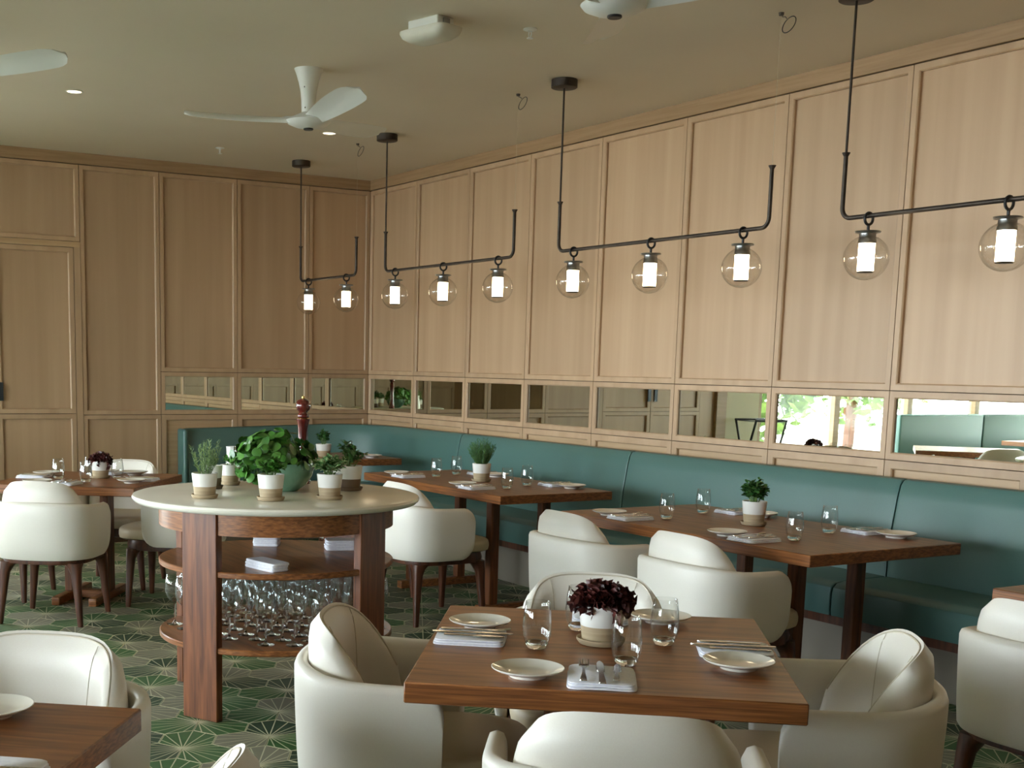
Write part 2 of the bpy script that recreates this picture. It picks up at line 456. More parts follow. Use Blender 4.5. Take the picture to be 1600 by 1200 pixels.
tr2 = struct(MB().box(-.03, .008, YE, 0, ZT0 + .004, ZC + .01, .002).obj('trim_2', OAKT, ang=0))


def window(name, axis, a0, a1, pos, z0, z1, nm):
    """glazed opening: frame, mullions and panes; axis 'x' runs along x at y=pos, 'y' along y at x=pos"""
    e = bpy.data.objects.new(name, None); COL.objects.link(e); struct(e)
    def bx(nm_, b0, b1, c0, c1, t, m, bev=.0):
        if axis == 'x': mb = MB().box(b0, b1, pos - t, pos + t, c0, c1, bev)
        else: mb = MB().box(pos - t, pos + t, b0, b1, c0, c1, bev)
        mb.obj(nm_, m, e, 0)
    bx('sill', a0, a1, z0 - .05, z0, .07, OAKT); bx('head', a0, a1, z1, z1 + .06, .06, OAKT)
    st = (a1 - a0) / nm
    for k in range(nm + 1):
        c = a0 + k * st; bx('mullion', c - .045, c + .045, z0, z1, .05, OAKT)
    for k in range(nm):
        bx('pane', a0 + k * st + .045, a0 + (k + 1) * st - .045, z0, z1, .004, PANE)
    return e


window('window_1', 'y', YE + .1, -4.70, -.06, .12, 2.30, 4)
struct(MB().box(-.12, .0, YE, -4.7, 2.36, ZC).obj('wall_left_header', OAKT, ang=0))
struct(MB().box(-.12, .0, YE, -4.7, -.1, .07).obj('wall_left_sill', OAKT, ang=0))
struct(MB().box(-.2, XE + .2, YE - .14, YE, -.1, .62).obj('wall_rear', OAK, ang=0))
struct(MB().box(-.2, XE + .2, YE - .14, YE, 2.36, ZC).obj('wall_rear_header', OAK, ang=0))
window('window_2', 'x', .1, 9.3, YE - .07, .67, 2.30, 6)
struct(MB().box(9.3, XE + .2, YE - .14, YE, .62, 2.36).obj('wall_rear_daylight_stop', OAK, ang=0))  # unseen solid stretch added to block windows and make daylight more one-sided
wf = struct(MB().box(XE, XE + .2, YE - .14, .2, -.1, ZC).obj('wall_front', OAK, ang=0))
for k in range(12):
    put('panel_frame', FM_UP, wf, (XE - .03, -(k) * BAY, 0), (0, 0, -PI / 2)); put('panel_frame', FM_LO, wf, (XE - .03, -(k) * BAY, 0), (0, 0, -PI / 2))
# outside the glazing
struct(MB().box(-.2, XE + .2, YE - 1.9, YE - .14, 2.62, 2.72).obj('added_sky_shade', PALESLAB, ang=0))  # unseen overhang added to hold back skylight from above
struct(MB().box(-14, XE + 14, YE - 20, 12, -.2, -.11).obj('added_bounce_ground', PALESLAB, ang=0))  # ground added pale, to reflect daylight up onto the ceiling


def bush(name, label, x, y, r, h, seed):
    rg = random.Random(seed); t = thing(name, label, 'tree', (x, y, -.11), 0, 'garden trees beyond the glazing')
    MB().tube([(0, 0, 0), (.05, 0, h * .5), (0, .05, h * .8)], [.12, .09, .05], 8).obj('trunk', DWOOD, t)
    V, F = [], []
    for i in range(1500):
        z = rg.uniform(-1, 1); a = rg.uniform(0, 2 * PI); q = (1 - z * z) ** .5; rr = r * rg.uniform(.55, 1.0)
        c = Vector((q * math.cos(a) * rr, q * math.sin(a) * rr, h * .62 + z * rr * h * .42 / r)); s_ = rg.uniform(.07, .15)
        u = Vector((rg.uniform(-1, 1), rg.uniform(-1, 1), rg.uniform(-1, 1))).normalized(); v_ = u.orthogonal().normalized(); n = len(V)
        V += [c - u * s_, c + v_ * s_ * .6, c + u * s_, c - v_ * s_ * .6]; F.append((n, n + 1, n + 2, n + 3))
    me_ = bpy.data.meshes.new('foliage'); me_.from_pydata(V, [], F); me_.materials.append(HEDGE); put('foliage', me_, t)


for k, (x, y, r, h) in enumerate(((-2.6, -7.0, 1.2, 2.9), (-3.6, -10.2, 1.6, 3.6), (3, -14, 1.8, 4.2), (8, -15, 2, 4.5), (12.5, -14, 1.8, 4))):
    bush('garden_tree', ['bushy tree outside beyond the side window, mirrored in the wall', 'taller bushy tree behind the one at the side window', 'garden tree outside the long rear windows, beyond the pale ground', 'tallest garden tree beyond the middle of the rear windows', 'garden tree beyond the far end of the rear windows'][k], x, y, r, h, k)


# ================================================================== BANQUETTE
def banquette_path(s0, s1):
    """plan path along the walls: s<0 along the short wall, s>0 along the long wall; round corner. returns (pos, inward normal)"""
    R = .62; out = []
    arc = R * PI / 2; n = max(2, int((s1 - s0) / .09))
    for i in range(n + 1):
        s_ = s0 + (s1 - s0) * i / n
        if s_ < -arc / 2: out.append((Vector((0, -R + (s_ + arc / 2))), Vector((1, 0)), s_))
        elif s_ > arc / 2: out.append((Vector((R + (s_ - arc / 2), 0)), Vector((0, -1)), s_))
        else:
            a = PI - (s_ + arc / 2) / R; d = Vector((math.cos(a), math.sin(a))); out.append((Vector((R, -R)) + d * R, -d, s_))
    return out


def s_of_x(x): return (x - .62) + .62 * PI / 4


def sweep(name, prof, s0, s1, m, parent, gap=.004, ang=35, soft=.012, drop=0.0):
    mb = MB(); P = banquette_path(s0 + gap, s1 - gap); R = []
    cz = sum(p[1] for p in prof) / len(prof); cd_ = sum(p[0] for p in prof) / len(prof)
    def ring(p, nrm, k):
        return [(p.x + nrm.x * (cd_ + (d - cd_) * k), p.y + nrm.y * (cd_ + (d - cd_) * k), (cz + (z - cz) * k) * (1 - drop * min(1, max(0, (-p.y - .3) / 1.4)))) for d, z in prof]
    t0 = (P[1][0] - P[0][0]).normalized(); t1 = (P[-1][0] - P[-2][0]).normalized()
    R.append(ring(P[0][0], P[0][1], .965)); R.append(ring(P[0][0] + t0 * soft * .3, P[0][1], .99)); R.append(ring(P[0][0] + t0 * soft, P[0][1], 1))
    for p, nrm, s_ in P[1:-1]: R.append(ring(p, nrm, 1))
    R.append(ring(P[-1][0] - t1 * soft, P[-1][1], 1)); R.append(ring(P[-1][0] - t1 * soft * .3, P[-1][1], .99)); R.append(ring(P[-1][0], P[-1][1], .965))
    mb.rings(R); return mb.obj(name, m, parent, ang)


BACKP = [(.012, .40), (.012, .935), (.022, .946), (.06, .951), (.085, .945), (.102, .925), (.118, .86), (.145, .70), (.158, .56), (.160, .40)]
SEATP = [(.03, .305), (.03, .455), (.16, .470), (.46, .468), (.51, .460), (.533, .440), (.540, .41), (.540, .33), (.535, .305)]
bq = thing('banquette', 'long teal leather banquette bench wrapping the panelled room corner', 'bench')
cuts = [-1.60, s_of_x(1.72), s_of_x(3.72), s_of_x(5.77), s_of_x(7.80), s_of_x(9.83)]
for a, b_ in zip(cuts, cuts[1:]):
    sweep('back_cushion', BACKP, a, b_, TEAL, bq, drop=.032); sweep('seat_cushion', SEATP, a, b_, TEAL, bq)
sweep('seat_rail', [(.03, .262), (.03, .303), (.525, .303), (.525, .262)], cuts[0], cuts[-1], DWOOD, bq)
sweep('plinth', [(.03, .0), (.03, .262), (.41, .262), (.41, .0)], cuts[0], cuts[-1], PLINTH, bq)
pe = banquette_path(cuts[0], cuts[1])[0][0]
MB().box(.01, .17, pe.y - .04, pe.y + .0, .02, .918, .018).obj('end_panel', TEAL, bq)


# ================================================================== CHAIRS
def plan(n=64):
    """U-shaped outer plan of the tub, from the front of one arm round the back to the other; returns points, normals, arc lengths"""
    P = []; yf, yb, hw, bd = .125, -.06, .298, .248
    for i in range(9): P.append(Vector((-hw, yf + (yb - yf) * i / 8)))
    for i in range(1, n - 16):
        a = PI + PI * i / (n - 16); c, s_ = math.cos(a), math.sin(a)
        P.append(Vector((hw * math.copysign(abs(c) ** (2 / 2.5), c), yb + bd * math.copysign(abs(s_) ** (2 / 2.5), s_))))
    for i in range(9): P.append(Vector((hw, yb + (yf - yb) * i / 8)))
    # even resample
    D = [0]
    for a, b_ in zip(P, P[1:]): D.append(D[-1] + (b_ - a).length)
    Q = []; T = D[-1]; k = 0
    tt = sorted(set([T * i / 56 for i in range(57)] + [.004, .012, .025, T - .004, T - .012, T - .025]))
    for s_ in tt:
        while k < len(D) - 2 and D[k + 1] < s_: k += 1
        f = (s_ - D[k]) / max(D[k + 1] - D[k], 1e-9); Q.append((P[k].lerp(P[k + 1], min(max(f, 0), 1)), s_))
    out = []
    for i, (p, s_) in enumerate(Q):
        t = (Q[min(i + 1, len(Q) - 1)][0] - Q[max(i - 1, 0)][0]).normalized(); out.append((p, Vector((-t.y, t.x)), s_, T))   # normal inward
    return out


PLAN = plan()


def shell_mesh():
    R = []
    for p, nrm, s_, T in PLAN:
        e = min(s_, T - s_); rt, rb = .075, .085
        zt = .668 + .024 * (1 / (1 + math.exp(-(e - .33) / .06))); zb = .372
        if e < rt: zt -= rt - math.sqrt(max(rt * rt - (rt - e) ** 2, 0))
        if e < rb: zb += rb - math.sqrt(max(rb * rb - (rb - e) ** 2, 0))
        th = .042 * (.45 if e < .002 else (.8 if e < .006 else 1.0)); ring = []
        def pt(o_, z):
            h = (z - .37) / .29; k = .955 + .045 * min(1, max(0, h)) ** .7 * (1 - .0 * h)
            q = p + nrm * o_; return (q.x * k, q.y * k + .0, z)
        r = min(th * .5, (zt - zb) * .3); hi, lo = zt - r, zb + r * .6
        for i in range(6): ring.append(pt(0 if 0 < i < 5 else .0012, lo + (hi - lo) * i / 5))
        ring += [pt(th * .15, zt - r * .3), pt(th * .5, zt), pt(th * .85, zt - r * .3)]
        for i in range(6): ring.append(pt(th, hi + (lo - hi) * i / 5))
        ring += [pt(th * .8, zb), pt(th * .2, zb)]
        R.append(ring)
    return MB().rings(R).mesh('shell', CREAM, 50)


def pad_geo():
    """curved back pad standing inside the shell"""
    M_ = [q for q in PLAN]; T = M_[0][3]; mid = T / 2; Lh = .475
    def base(s_):
        s_ = mid + s_
        for (p, n, a, _), (p2, n2, b_, __) in zip(M_, M_[1:]):
            if a <= s_ <= b_:
                f = (s_ - a) / (b_ - a); return p.lerp(p2, f), n.lerp(n2, f).normalized()
        return M_[-1][0], M_[-1][1]
    zb, zt = .44, .803
    ns, nv = 28, 12
    def surf(i, j, side):
        u = -1 + 2 * i / ns; s_ = u * Lh; p, n = base(s_)
        top = zb + (zt - zb) * (1 - abs(u) ** 3.0) ** (1 / 2.1); v = j / nv; z = zb + (top - zb) * v
        ed = (1 - abs(u) ** 5) ** .5 * (1 - v ** 7) ** .5
        o_ = .044 + (.042 if side == 0 else .042 + side * .041 * ed)
        lean = -.03 * max(0, z - .50) / .33 * (1 - .5 * u * u)
        q = p * 1.0 + n * o_
        return Vector((q.x * .97, q.y * .97 + lean, z))
    return surf, ns, nv


def pad_mesh():
    surf, ns, nv = pad_geo(); mb = MB()
    for side in (1, -1):
        b0 = len(mb.v)
        for i in range(ns + 1):
            for j in range(nv + 1): mb.v.append(tuple(surf(i, j, side)))
        for i in range(ns):
            for j in range(nv):
                a = b0 + i * (nv + 1) + j; q = (a, a + nv + 1, a + nv + 2, a + 1); mb.f.append(q if side == 1 else q[::-1])
    me_ = bpy.data.meshes.new('back_pad'); me_.from_pydata(mb.v, [], mb.f)
    bm = bmesh.new(); bm.from_mesh(me_); bmesh.ops.remove_doubles(bm, verts=bm.verts[:], dist=.0015); bmesh.ops.recalc_face_normals(bm, faces=bm.faces[:]); bm.to_mesh(me_); bm.free()
    me_.materials.append(CREAM); me_.shade_smooth(); me_.set_sharp_from_angle(angle=math.radians(75)); return me_


def make_chair():
    t = thing('tub_chair', 'x', 'chair')
    put('shell', shell_mesh(), t)
    pad = put('back_pad', pad_mesh(), t)
    surf, ns, nv = pad_geo()
    MB().tube([surf(i, nv - .25, .55) for i in range(1, ns)], .0026, 6).obj('piping', STITCH, pad)
    for sgn in (-1, 1):
        pts = []
        for j in range(1, nv + 1):
            v = j / nv; u = sgn * (.30 + .26 * (1 - v) ** .8 * 0 + .12 * v)
            pts.append(surf((u + 1) / 2 * ns, j - .3, 1.012))
        MB().tube(pts, .0012, 5).obj('seam', STITCH, pad)
    # seat
    R = []
    for k, z in ((.93, .402), (.985, .410), (1.0, .428), (1.0, .446), (.985, .462), (.95, .470), (.80, .477), (.45, .479)):
        R.append([(x * k, y * k + .055, z) for x, y in superell(.240, .272, 3.4, 40)])
    MB().rings(R).obj('seat', SEATL, t)
    # wooden base
    R = [[(x * k, y * k + .01, z) for x, y in superell(.25, .262, 3.5, 40)] for k, z in ((.90, .340), (.985, .345), (1.0, .372), (.97, .402))]
    MB().rings(R).obj('seat_rail', DWOOD, t)
    for sx in (-1, 1):
        for sy in (-1, 1):
            R = []; top = Vector((sx * .200, sy * .205 + .01)); bot = Vector((sx * .232, sy * .225 + .005))
            for z, h in ((0, .0135), (.012, .015), (.12, .0185), (.22, .0225), (.29, .027), (.325, .036), (.352, .054)):
                c = bot.lerp(top, z / .352)
                if h > .03: c = c - Vector((sx, sy)) * (h - .028) * .8
                R.append([(c.x + x, c.y + y, z) for x, y in superell(h, h, 3.2, 16)])
            MB().rings(R).obj('leg', DWOOD, t)
    return t


CH = make_chair()
D2 = math.radians
G_CH = 'cream tub chairs'


def chair(label, x, y, deg):
    return place(CH, label, (x, y, 0), D2(deg - 90), G_CH)


# ================================================================== TABLES
TH = .74


def table_top(sx, sy, t, th=.05):
    return MB().box(-sx / 2, sx / 2, -sy / 2, sy / 2, TH - th, TH, .003).obj('tabletop', WALN, t)


def small_table(label, x, y, deg, sx=.90, sy=.97):
    t = thing('square_table', label, 'table', (x, y, 0), D2(deg), 'walnut dining tables')
    table_top(sx, sy, t)
    for s_ in (-1, 1):
        MB().box(s_ * .115 - .025, s_ * .115 + .025, -.06, .06, .05, TH - .05, .004).obj('leg', WALV, t)
        MB().box(s_ * .115 - .025, s_ * .115 + .025, -.28, .28, .0, .05, .006).obj('foot', WALN, t)
    MB().box(-.09, .09, -.035, .035, .008, .055, .004).obj('stretcher', WALN, t)
    return t


def long_table(label, x0, x1, y0, y1, posts):
    cx_, cy_ = (x0 + x1) / 2, (y0 + y1) / 2
    t = thing('banquette_table', label, 'table', (cx_, cy_, 0), 0, 'walnut dining tables')
    table_top(x1 - x0, y1 - y0, t)
    for px in posts:
        for py in (-1.13, -.76):
            MB().box(px - cx_ - .03, px - cx_ + .03, py - cy_ - .03, py - cy_ + .03, .05, TH - .05, .004).obj('leg', WALV, t)
        MB().box(px - cx_ - .03, px - cx_ + .03, -.32, .32, .0, .05, .006).obj('foot', WALN, t)
    return t


FG = (7.40, -3.236, 52); LT = (2.31, -3.16, 54); NL = (7.569, -5.151, 52)
small_table('square walnut table with red lettuce pot, nearest and fully in view', *FG)
small_table('square walnut table near the pale doors, partly behind the marble table', *LT)
small_table('walnut table cut off by the bottom edge, corner with one plate', *NL)
long_table('long walnut table at the banquette with the small green succulent pot', 4.780, 6.432, -1.42, -.505, (5.42, 6.10))
long_table('long walnut table at the banquette with the wispy dill pot', 2.410, 4.060, -1.305, -.505, (2.78, 3.73))
long_table('walnut table at the banquette, only its corner showing at the picture edge', 7.24, 8.89, -1.42, -.505, (7.6, 8.5))
t = thing('corner_table', 'small walnut table tucked in the banquette corner behind the pepper mill', 'table', (.99, -.80, 0), 0, 'walnut dining tables')
table_top(.76, .76, t); MB().box(-.05, .05, -.05, .05, .03, TH - .05, .004).obj('leg', WALV, t); MB().box(-.25, .25, -.25, .25, .0, .03, .006).obj('foot', WALN, t)


def loc_on(tb, a, b_):
    t = D2(tb[2]); return (tb[0] + a * math.cos(t) - b_ * math.sin(t), tb[1] + a * math.sin(t) + b_ * math.cos(t))


# chairs at the near square table
chair('cream tub chair facing away, at the near side of the lettuce table', *loc_on(FG, .05, -.64), 142)
chair('cream tub chair with shade-toned seat, between the lettuce table and marble table', *loc_on(FG, -.505, .03), 52)
chair('cream tub chair facing the camera behind the red lettuce pot', *loc_on(FG, -.02, .60), -38)
chair('cream tub chair beside the lettuce table, showing its white rounded inner back', *loc_on(FG, .55, .02), 232)
chair('cream tub chair pulled to the succulent table, nearer the marble table', 5.235, -1.53, 90)
chair('cream tub chair at the succulent table, directly behind the red lettuce pot', 6.055, -1.545, 90)
chair('cream tub chair with wooden legs just beyond the marble table, at the dill table', 3.69, -1.54, 90)
chair('cream tub chair at the dill table almost hidden behind the marble table', 2.88, -1.54, 90)
chair('cream tub chair cut off by the picture edge beside the banquette', 7.70, -1.64, 90)
chair('cream tub chair with its back to the camera at the table by the doors', 2.83, -3.51, 144)
chair('cream tub chair behind the marble table, side on, at the table by the doors', *loc_on(LT, .55, 0), 234)
chair('cream tub chair on the far side of the table by the doors', *loc_on(LT, 0, .56), -36)
chair('cream tub chair of which only a sliver shows at the table by the doors', *loc_on(LT, -.56, 0), 54)
chair('bright white tub chair facing the camera at the cut-off table', 7.10, -4.695, -38)
chair('tub chair at the cut-off table, only the tip of its back showing', 7.92, -4.725, 232)

# ---- round marble serving table
RT = (4.92, -3.06); ZR = .90
t = thing('round_serving_table', 'round marble topped walnut serving table with two open shelves', 'table', (RT[0], RT[1], 0))
R = [(.585, -.034), (.607, -.031), (.619, -.020), (.622, -.012), (.618, -.004), (.606, 0), (.0, 0)]
MB().lathe([(r, ZR + z) for r, z in R], 96).obj('marble_top', MARBLE, t)
def disc(name, r, z0, z1, m=WALN): MB().lathe([(r - .004, z0), (r, z0 + .004), (r, z1 - .004), (r - .004, z1), (0, z1)], 80).obj(name, m, t)
MB().lathe([(.485, .772), (.508, .772), (.508, ZR - .035), (.485, ZR - .035), (.485, .772)], 80, False).obj('apron', WALN, t)
disc('shelf', .51, .600, .625); disc('shelf', .51, .285, .31)
for k in range(4):
    a = D2(-62 + 90 * k)
    o = MB().box(.472, .510, -.0915, .0915, 0, ZR - .034, .003).obj('leg', WALV, t); o.rotation_euler = (0, 0, a)

# wine glasses on the lower shelf
WG = thing('wine_glass', 'x', 'glass')
MB().lathe([(.0040, .092), (.008, .097), (.022, .108), (.036, .128), (.0425, .155), (.041, .185), (.0345, .224), (.0338, .2245), (.0332, .224), (.0397, .185), (.0412, .155), (.0348, .1295), (.020, .1095), (.0, .1005)], 22, False).obj('bowl', CRYST, WG, 60)
MB().lathe([(.0, .0), (.035, .0), (.0365, .0012), (.034, .0028), (.016, .0050), (.0065, .0095), (.0040, .02), (.0038, .085), (.0042, .092), (.0, .0935)], 16, False).obj('stem_and_foot', SOLIDG, WG, 60)
rg = random.Random(3); cnt = 0
for i in range(-8, 9):
    for j in range(-8, 9):
        x = .112 * (i + j * .5) + rg.uniform(-.005, .005); y = .097 * j + rg.uniform(-.005, .005)
        r = math.hypot(x, y)
        if r > .455: continue
        a = math.degrees(math.atan2(y, x)); dd = min(abs((a - q + 180) % 360 - 180) for q in (-62, 28, 118, 208))
        if r > .40 and dd < 17: continue
        place(WG, 'stemmed wine glass among the crowd on the lower shelf', (RT[0] + x, RT[1] + y, .3102), rg.uniform(0, 6), 'wine glasses on the lower shelf')


# ================================================================== TABLEWARE
PLATE = MB().lathe([(.0, .004), (.038, .004), (.040, .0), (.044, .0), (.046, .006), (.060, .010), (.080, .017), (.086, .021), (.0865, .0225), (.085, .0235), (.070, .018), (.052, .0125), (.042, .0105), (.0, .0105)], 48).obj('side_plate', PORC); tag(PLATE, cat='plate')


def napkin_mesh():
    mb = MB(); nx, ny = 14, 8
    def pil(z0, z1, sx, sy, ox, oy, seed):
        r_ = random.Random(seed)
        P = superell(sx, sy, 9, 40); R = []
        for k, z in ((.97, z0), (1, z0 + .0015), (1, z1 - .0015), (.97, z1)):
            R.append([(x * k + ox, y * k + oy, z + .0012 * math.sin(x * 40 + seed) * (z > z0 + .001)) for x, y in P])
        mb.rings(R)
    pil(.0, .006, .080, .094, 0, 0, 1); pil(.006, .012, .078, .092, .001, .001, 2); pil(.012, .0165, .077, .091, -.001, .001, 3)
    return mb


NAP = napkin_mesh().obj('folded_napkin', LINEN); tag(NAP, cat='napkin')


def strip(prof, zf, th=.0018):
    """flat cutlery blank along y: prof = (y, half width); zf gives height at y"""
    mb = MB(); R = []
    for y, h in prof:
        z = zf(y); R.append([(-h, y, z), (h, y, z), (h * .85, y, z + th), (-h * .85, y, z + th)])
    return mb.rings(R)


def fork():
    zf = lambda y: .0006 + .008 * max(0, (y - .05) / .05) ** 1.2 + .004 * math.exp(-((y + .095) / .02) ** 2) * 0
    mb = strip([(-.098, .004), (-.096, .0085), (-.085, .0088), (-.03, .0045), (.02, .0032), (.036, .006), (.046, .0115), (.056, .0125)], zf, .0024)
    for k in range(4):
        x = -.0102 + .0068 * k; pts = [(x, .054 + .036 * i / 5, zf(.054 + .036 * i / 5) + .001) for i in range(6)]
        mb.tube(pts, [.0021, .002, .0019, .0018, .0016, .001], 6)
    return mb


def knife():
    mb = strip([(-.108, .004), (-.106, .0085), (-.09, .009), (-.02, .0065), (.004, .006), (.008, .009), (.05, .0105), (.085, .009), (.1, .005), (.107, .0015)], lambda y: .0006, .0028)
    return mb


FORK = fork().obj('fork', STEEL); tag(FORK, cat='fork')
KNIFE = knife().obj('table_knife', STEEL); tag(KNIFE, cat='knife')
BUTTER = strip([(-.08, .003), (-.078, .0075), (-.06, .0075), (-.012, .005), (.004, .005), (.01, .009), (.05, .010), (.072, .007), (.08, .002)], lambda y: .0006, .0026).obj('butter_knife', STEEL); tag(BUTTER, cat='knife')
# stemless tumbler: real wall thickness, heavy base
TUM = thing('tumbler', 'x', 'glass')
MB().lathe([(0.0254, .006), (0.0329, .022), (0.0376, .044), (0.0380, .062), (0.0351, .094), (0.0308, .124), (0.0299, .1245), (0.0293, .124), (0.0336, .094), (0.0364, .062), (0.0360, .045), (0.0311, .026), (0.0216, .016)], 36, False).obj('wall', GLASS, TUM, 60)
MB().lathe([(0.0000, .0), (0.0189, .0), (0.0227, .002), (0.0254, .006), (0.0294, .014), (0.0270, .0185), (0.0184, .0150), (0.0000, .0135)], 36, False).obj('thick_base', SOLIDG, TUM, 60)
TZ = TH + .0004


def setting(tx, ty, face, depth, where, extras=('plate', 'napkin', 'fork', 'knife', 'butter', 'glass'), tw=0, far=False, dpl=(0, 0), dgl=(0, 0), dn=(0, 0)):
    """one place setting; (tx,ty) is the middle of the table edge, face the diner's direction in degrees"""
    f = Vector((math.cos(D2(face)), math.sin(D2(face)))); r = Vector((f.y, -f.x)); o_ = Vector((tx, ty)); rz = D2(face - 90 + tw)
    def P(rr, ff, z=0): q = o_ + r * rr + f * ff; return (q.x, q.y, TZ + z)
    if 'plate' in extras: place(PLATE, 'white side plate ' + where, P(-.172 + dpl[0], .118 + dpl[1]), rz, 'white side plates')
    q = (0 + dn[0], .108 + dn[1])
    if 'napkin' in extras: place(NAP, 'folded white napkin ' + where, P(*q), rz, 'folded napkins')
    if 'fork' in extras: place(FORK, 'fork ' + where, P(q[0] - .042, q[1] + .014, .0185), rz, 'forks on napkins')
    if 'knife' in extras: place(KNIFE, 'table knife ' + where, P(q[0] - .002, q[1] + .006, .0185), rz + .03, 'knives on napkins')
    if 'butter' in extras: place(BUTTER, 'butter knife ' + where, P(q[0] + .035, q[1] + .012, .0185), rz - .04, 'butter knives on napkins')
    if 'glass' in extras: place(TUM, 'clear tumbler ' + where, P(.06 + dgl[0], .285 + dgl[1]), rz, 'clear tumblers')


def square_settings(tb, names, hx=.45, hy=.485):
    for k, (a, b_, fdeg, h) in enumerate(((0, -hy, 90, 0), (-hx, 0, 0, 0), (0, hy, -90, 0), (hx, 0, 180, 0))):
        if names[k]: x, y = loc_on(tb, a, b_); setting(x, y, tb[2] + fdeg, 0, names[k][0], names[k][1] if len(names[k]) > 1 else ('plate', 'napkin', 'fork', 'knife', 'butter', 'glass'), *(names[k][2:3] or ()))


square_settings(FG, [('at the near side of the lettuce table',), ('on the lettuce table facing the marble table',), ('on the lettuce table behind the red lettuce',), ('on the lettuce table facing the white rounded chair',)])
square_settings(LT, [('at the near side of the table by the doors',), ('at the door end of the table by the doors',), ('at the far side of the table by the doors',), ('at the marble table end of the table by the doors',)])
square_settings(NL, [None, None, ('on the cut-off table at the bottom edge', ('plate',)), ('on the cut-off table at the bottom edge', ('napkin', 'fork', 'knife'))])
for tb, cx_, y0, y1, nm in (('succulent', 5.606, -1.42, -.505, 'succulent table'), ('dill', 3.235, -1.305, -.505, 'dill table')):
    setting(cx_ - .41, y0, 90, 0, 'on the %s, chair side, nearer the room corner' % nm)
    setting(cx_ + .41, y0, 90, 0, 'on the %s, chair side, away from the room corner' % nm)
    setting(cx_ - .41, y1, -90, 0, 'on the %s, bench side, nearer the room corner' % nm)
    setting(cx_ + .41, y1, -90, 0, 'on the %s, bench side, away from the room corner' % nm)
setting(1.36, -.80, 180, 0, 'on the corner table behind the pepper mill', ('plate', 'glass'), dpl=(.36, .02))


# ================================================================== POTS AND PLANTS
def pot(label, x, y, z, r=.055, h=.10, low=TAUPE, split=.42, sau=True, name='potted_plant', cat='potted plant'):
    t = thing(name, label, cat, (x, y, z))
    rb = r * .80; z0 = .009 if sau else 0
    rr = lambda f: rb + (r - rb) * f
    MB().lathe([(0, z0), (rb, z0), (rr(split), z0 + h * split)], 36, False).obj('bare_clay_band', low, t)
    MB().lathe([(rr(split), z0 + h * split), (rr(split) + .0006, z0 + h * split + .001), (r, z0 + h - .002), (r - .002, z0 + h), (r - .006, z0 + h - .002), (r - .010, z0 + h * .80)], 36, False).obj('glazed_band', GLAZE, t)
    MB().lathe([(r - .009, z0 + h * .86), (0, z0 + h * .88)], 24, False).obj('soil', SOIL, t)
    if sau: MB().lathe([(0, .001), (r * .93, .001), (r * 1.02, .010), (r * 1.04, .0155), (r * 1.01, .0165), (r * .95, .008), (rb, .0085)], 36, False).obj('saucer', low, t)
    return t, z0 + h * .88


def leafcard(mb, c, d, n, ln, wd, cup=.15):
    """one leaf: six-sided blade bent along its middle"""
    d = d.normalized(); s_ = d.cross(n)
    if s_.length < 1e-4: s_ = d.orthogonal()
    s_.normalize(); u = s_.cross(d).normalized()
    P = [c, c + d * ln * .35 + s_ * wd * .5 + u * cup * wd, c + d * ln * .75 + s_ * wd * .38 + u * cup * wd, c + d * ln - u * ln * .08, c + d * ln * .75 - s_ * wd * .38 + u * cup * wd, c + d * ln * .35 - s_ * wd * .5 + u * cup * wd, c + d * ln * .4, c + d * ln * .75]
    mb.add(P, [(0, 1, 6), (1, 2, 7, 6), (2, 3, 7), (0, 6, 5), (6, 7, 4, 5), (7, 3, 4)])


def rv(rg_, zlo=-1, zhi=1):
    z = rg_.uniform(zlo, zhi); a = rg_.uniform(0, 2 * PI); q = max(0, 1 - z * z) ** .5; return Vector((q * math.cos(a), q * math.sin(a), z))


def bushy(t, z0, rx, hz, m, n, ln, wd, seed, stems=14):
    rg_ = random.Random(seed); mb = MB(); st = MB()
    tips = []
    for i in range(stems):
        d = rv(rg_, .25, 1); e = Vector((d.x * rx * rg_.uniform(.5, 1), d.y * rx * rg_.uniform(.5, 1), z0 + hz * (.35 + .65 * d.z) * rg_.uniform(.7, 1)))
        b_ = Vector((d.x * .015, d.y * .015, z0 - .004)); mid = b_.lerp(e, .5) + Vector((0, 0, .012)); st.tube([b_, mid, e], [.0016, .0013, .0008], 5); tips.append((b_, mid, e))
    for i in range(n):
        b_, mid, e = rg_.choice(tips); f = rg_.uniform(.35, 1.05); c = b_.lerp(mid, f * 2) if f < .5 else mid.lerp(e, (f - .5) * 2)
        d = (rv(rg_, -.3, .9) + Vector((c.x, c.y, 0)) * 8).normalized(); k = rg_.uniform(.7, 1.2)
        leafcard(mb, c, d, Vector((0, 0, 1)) + rv(rg_) * .5, ln * k, wd * k)
    st.obj('stems', STEMG, t); mb.obj('foliage', m, t, 80)


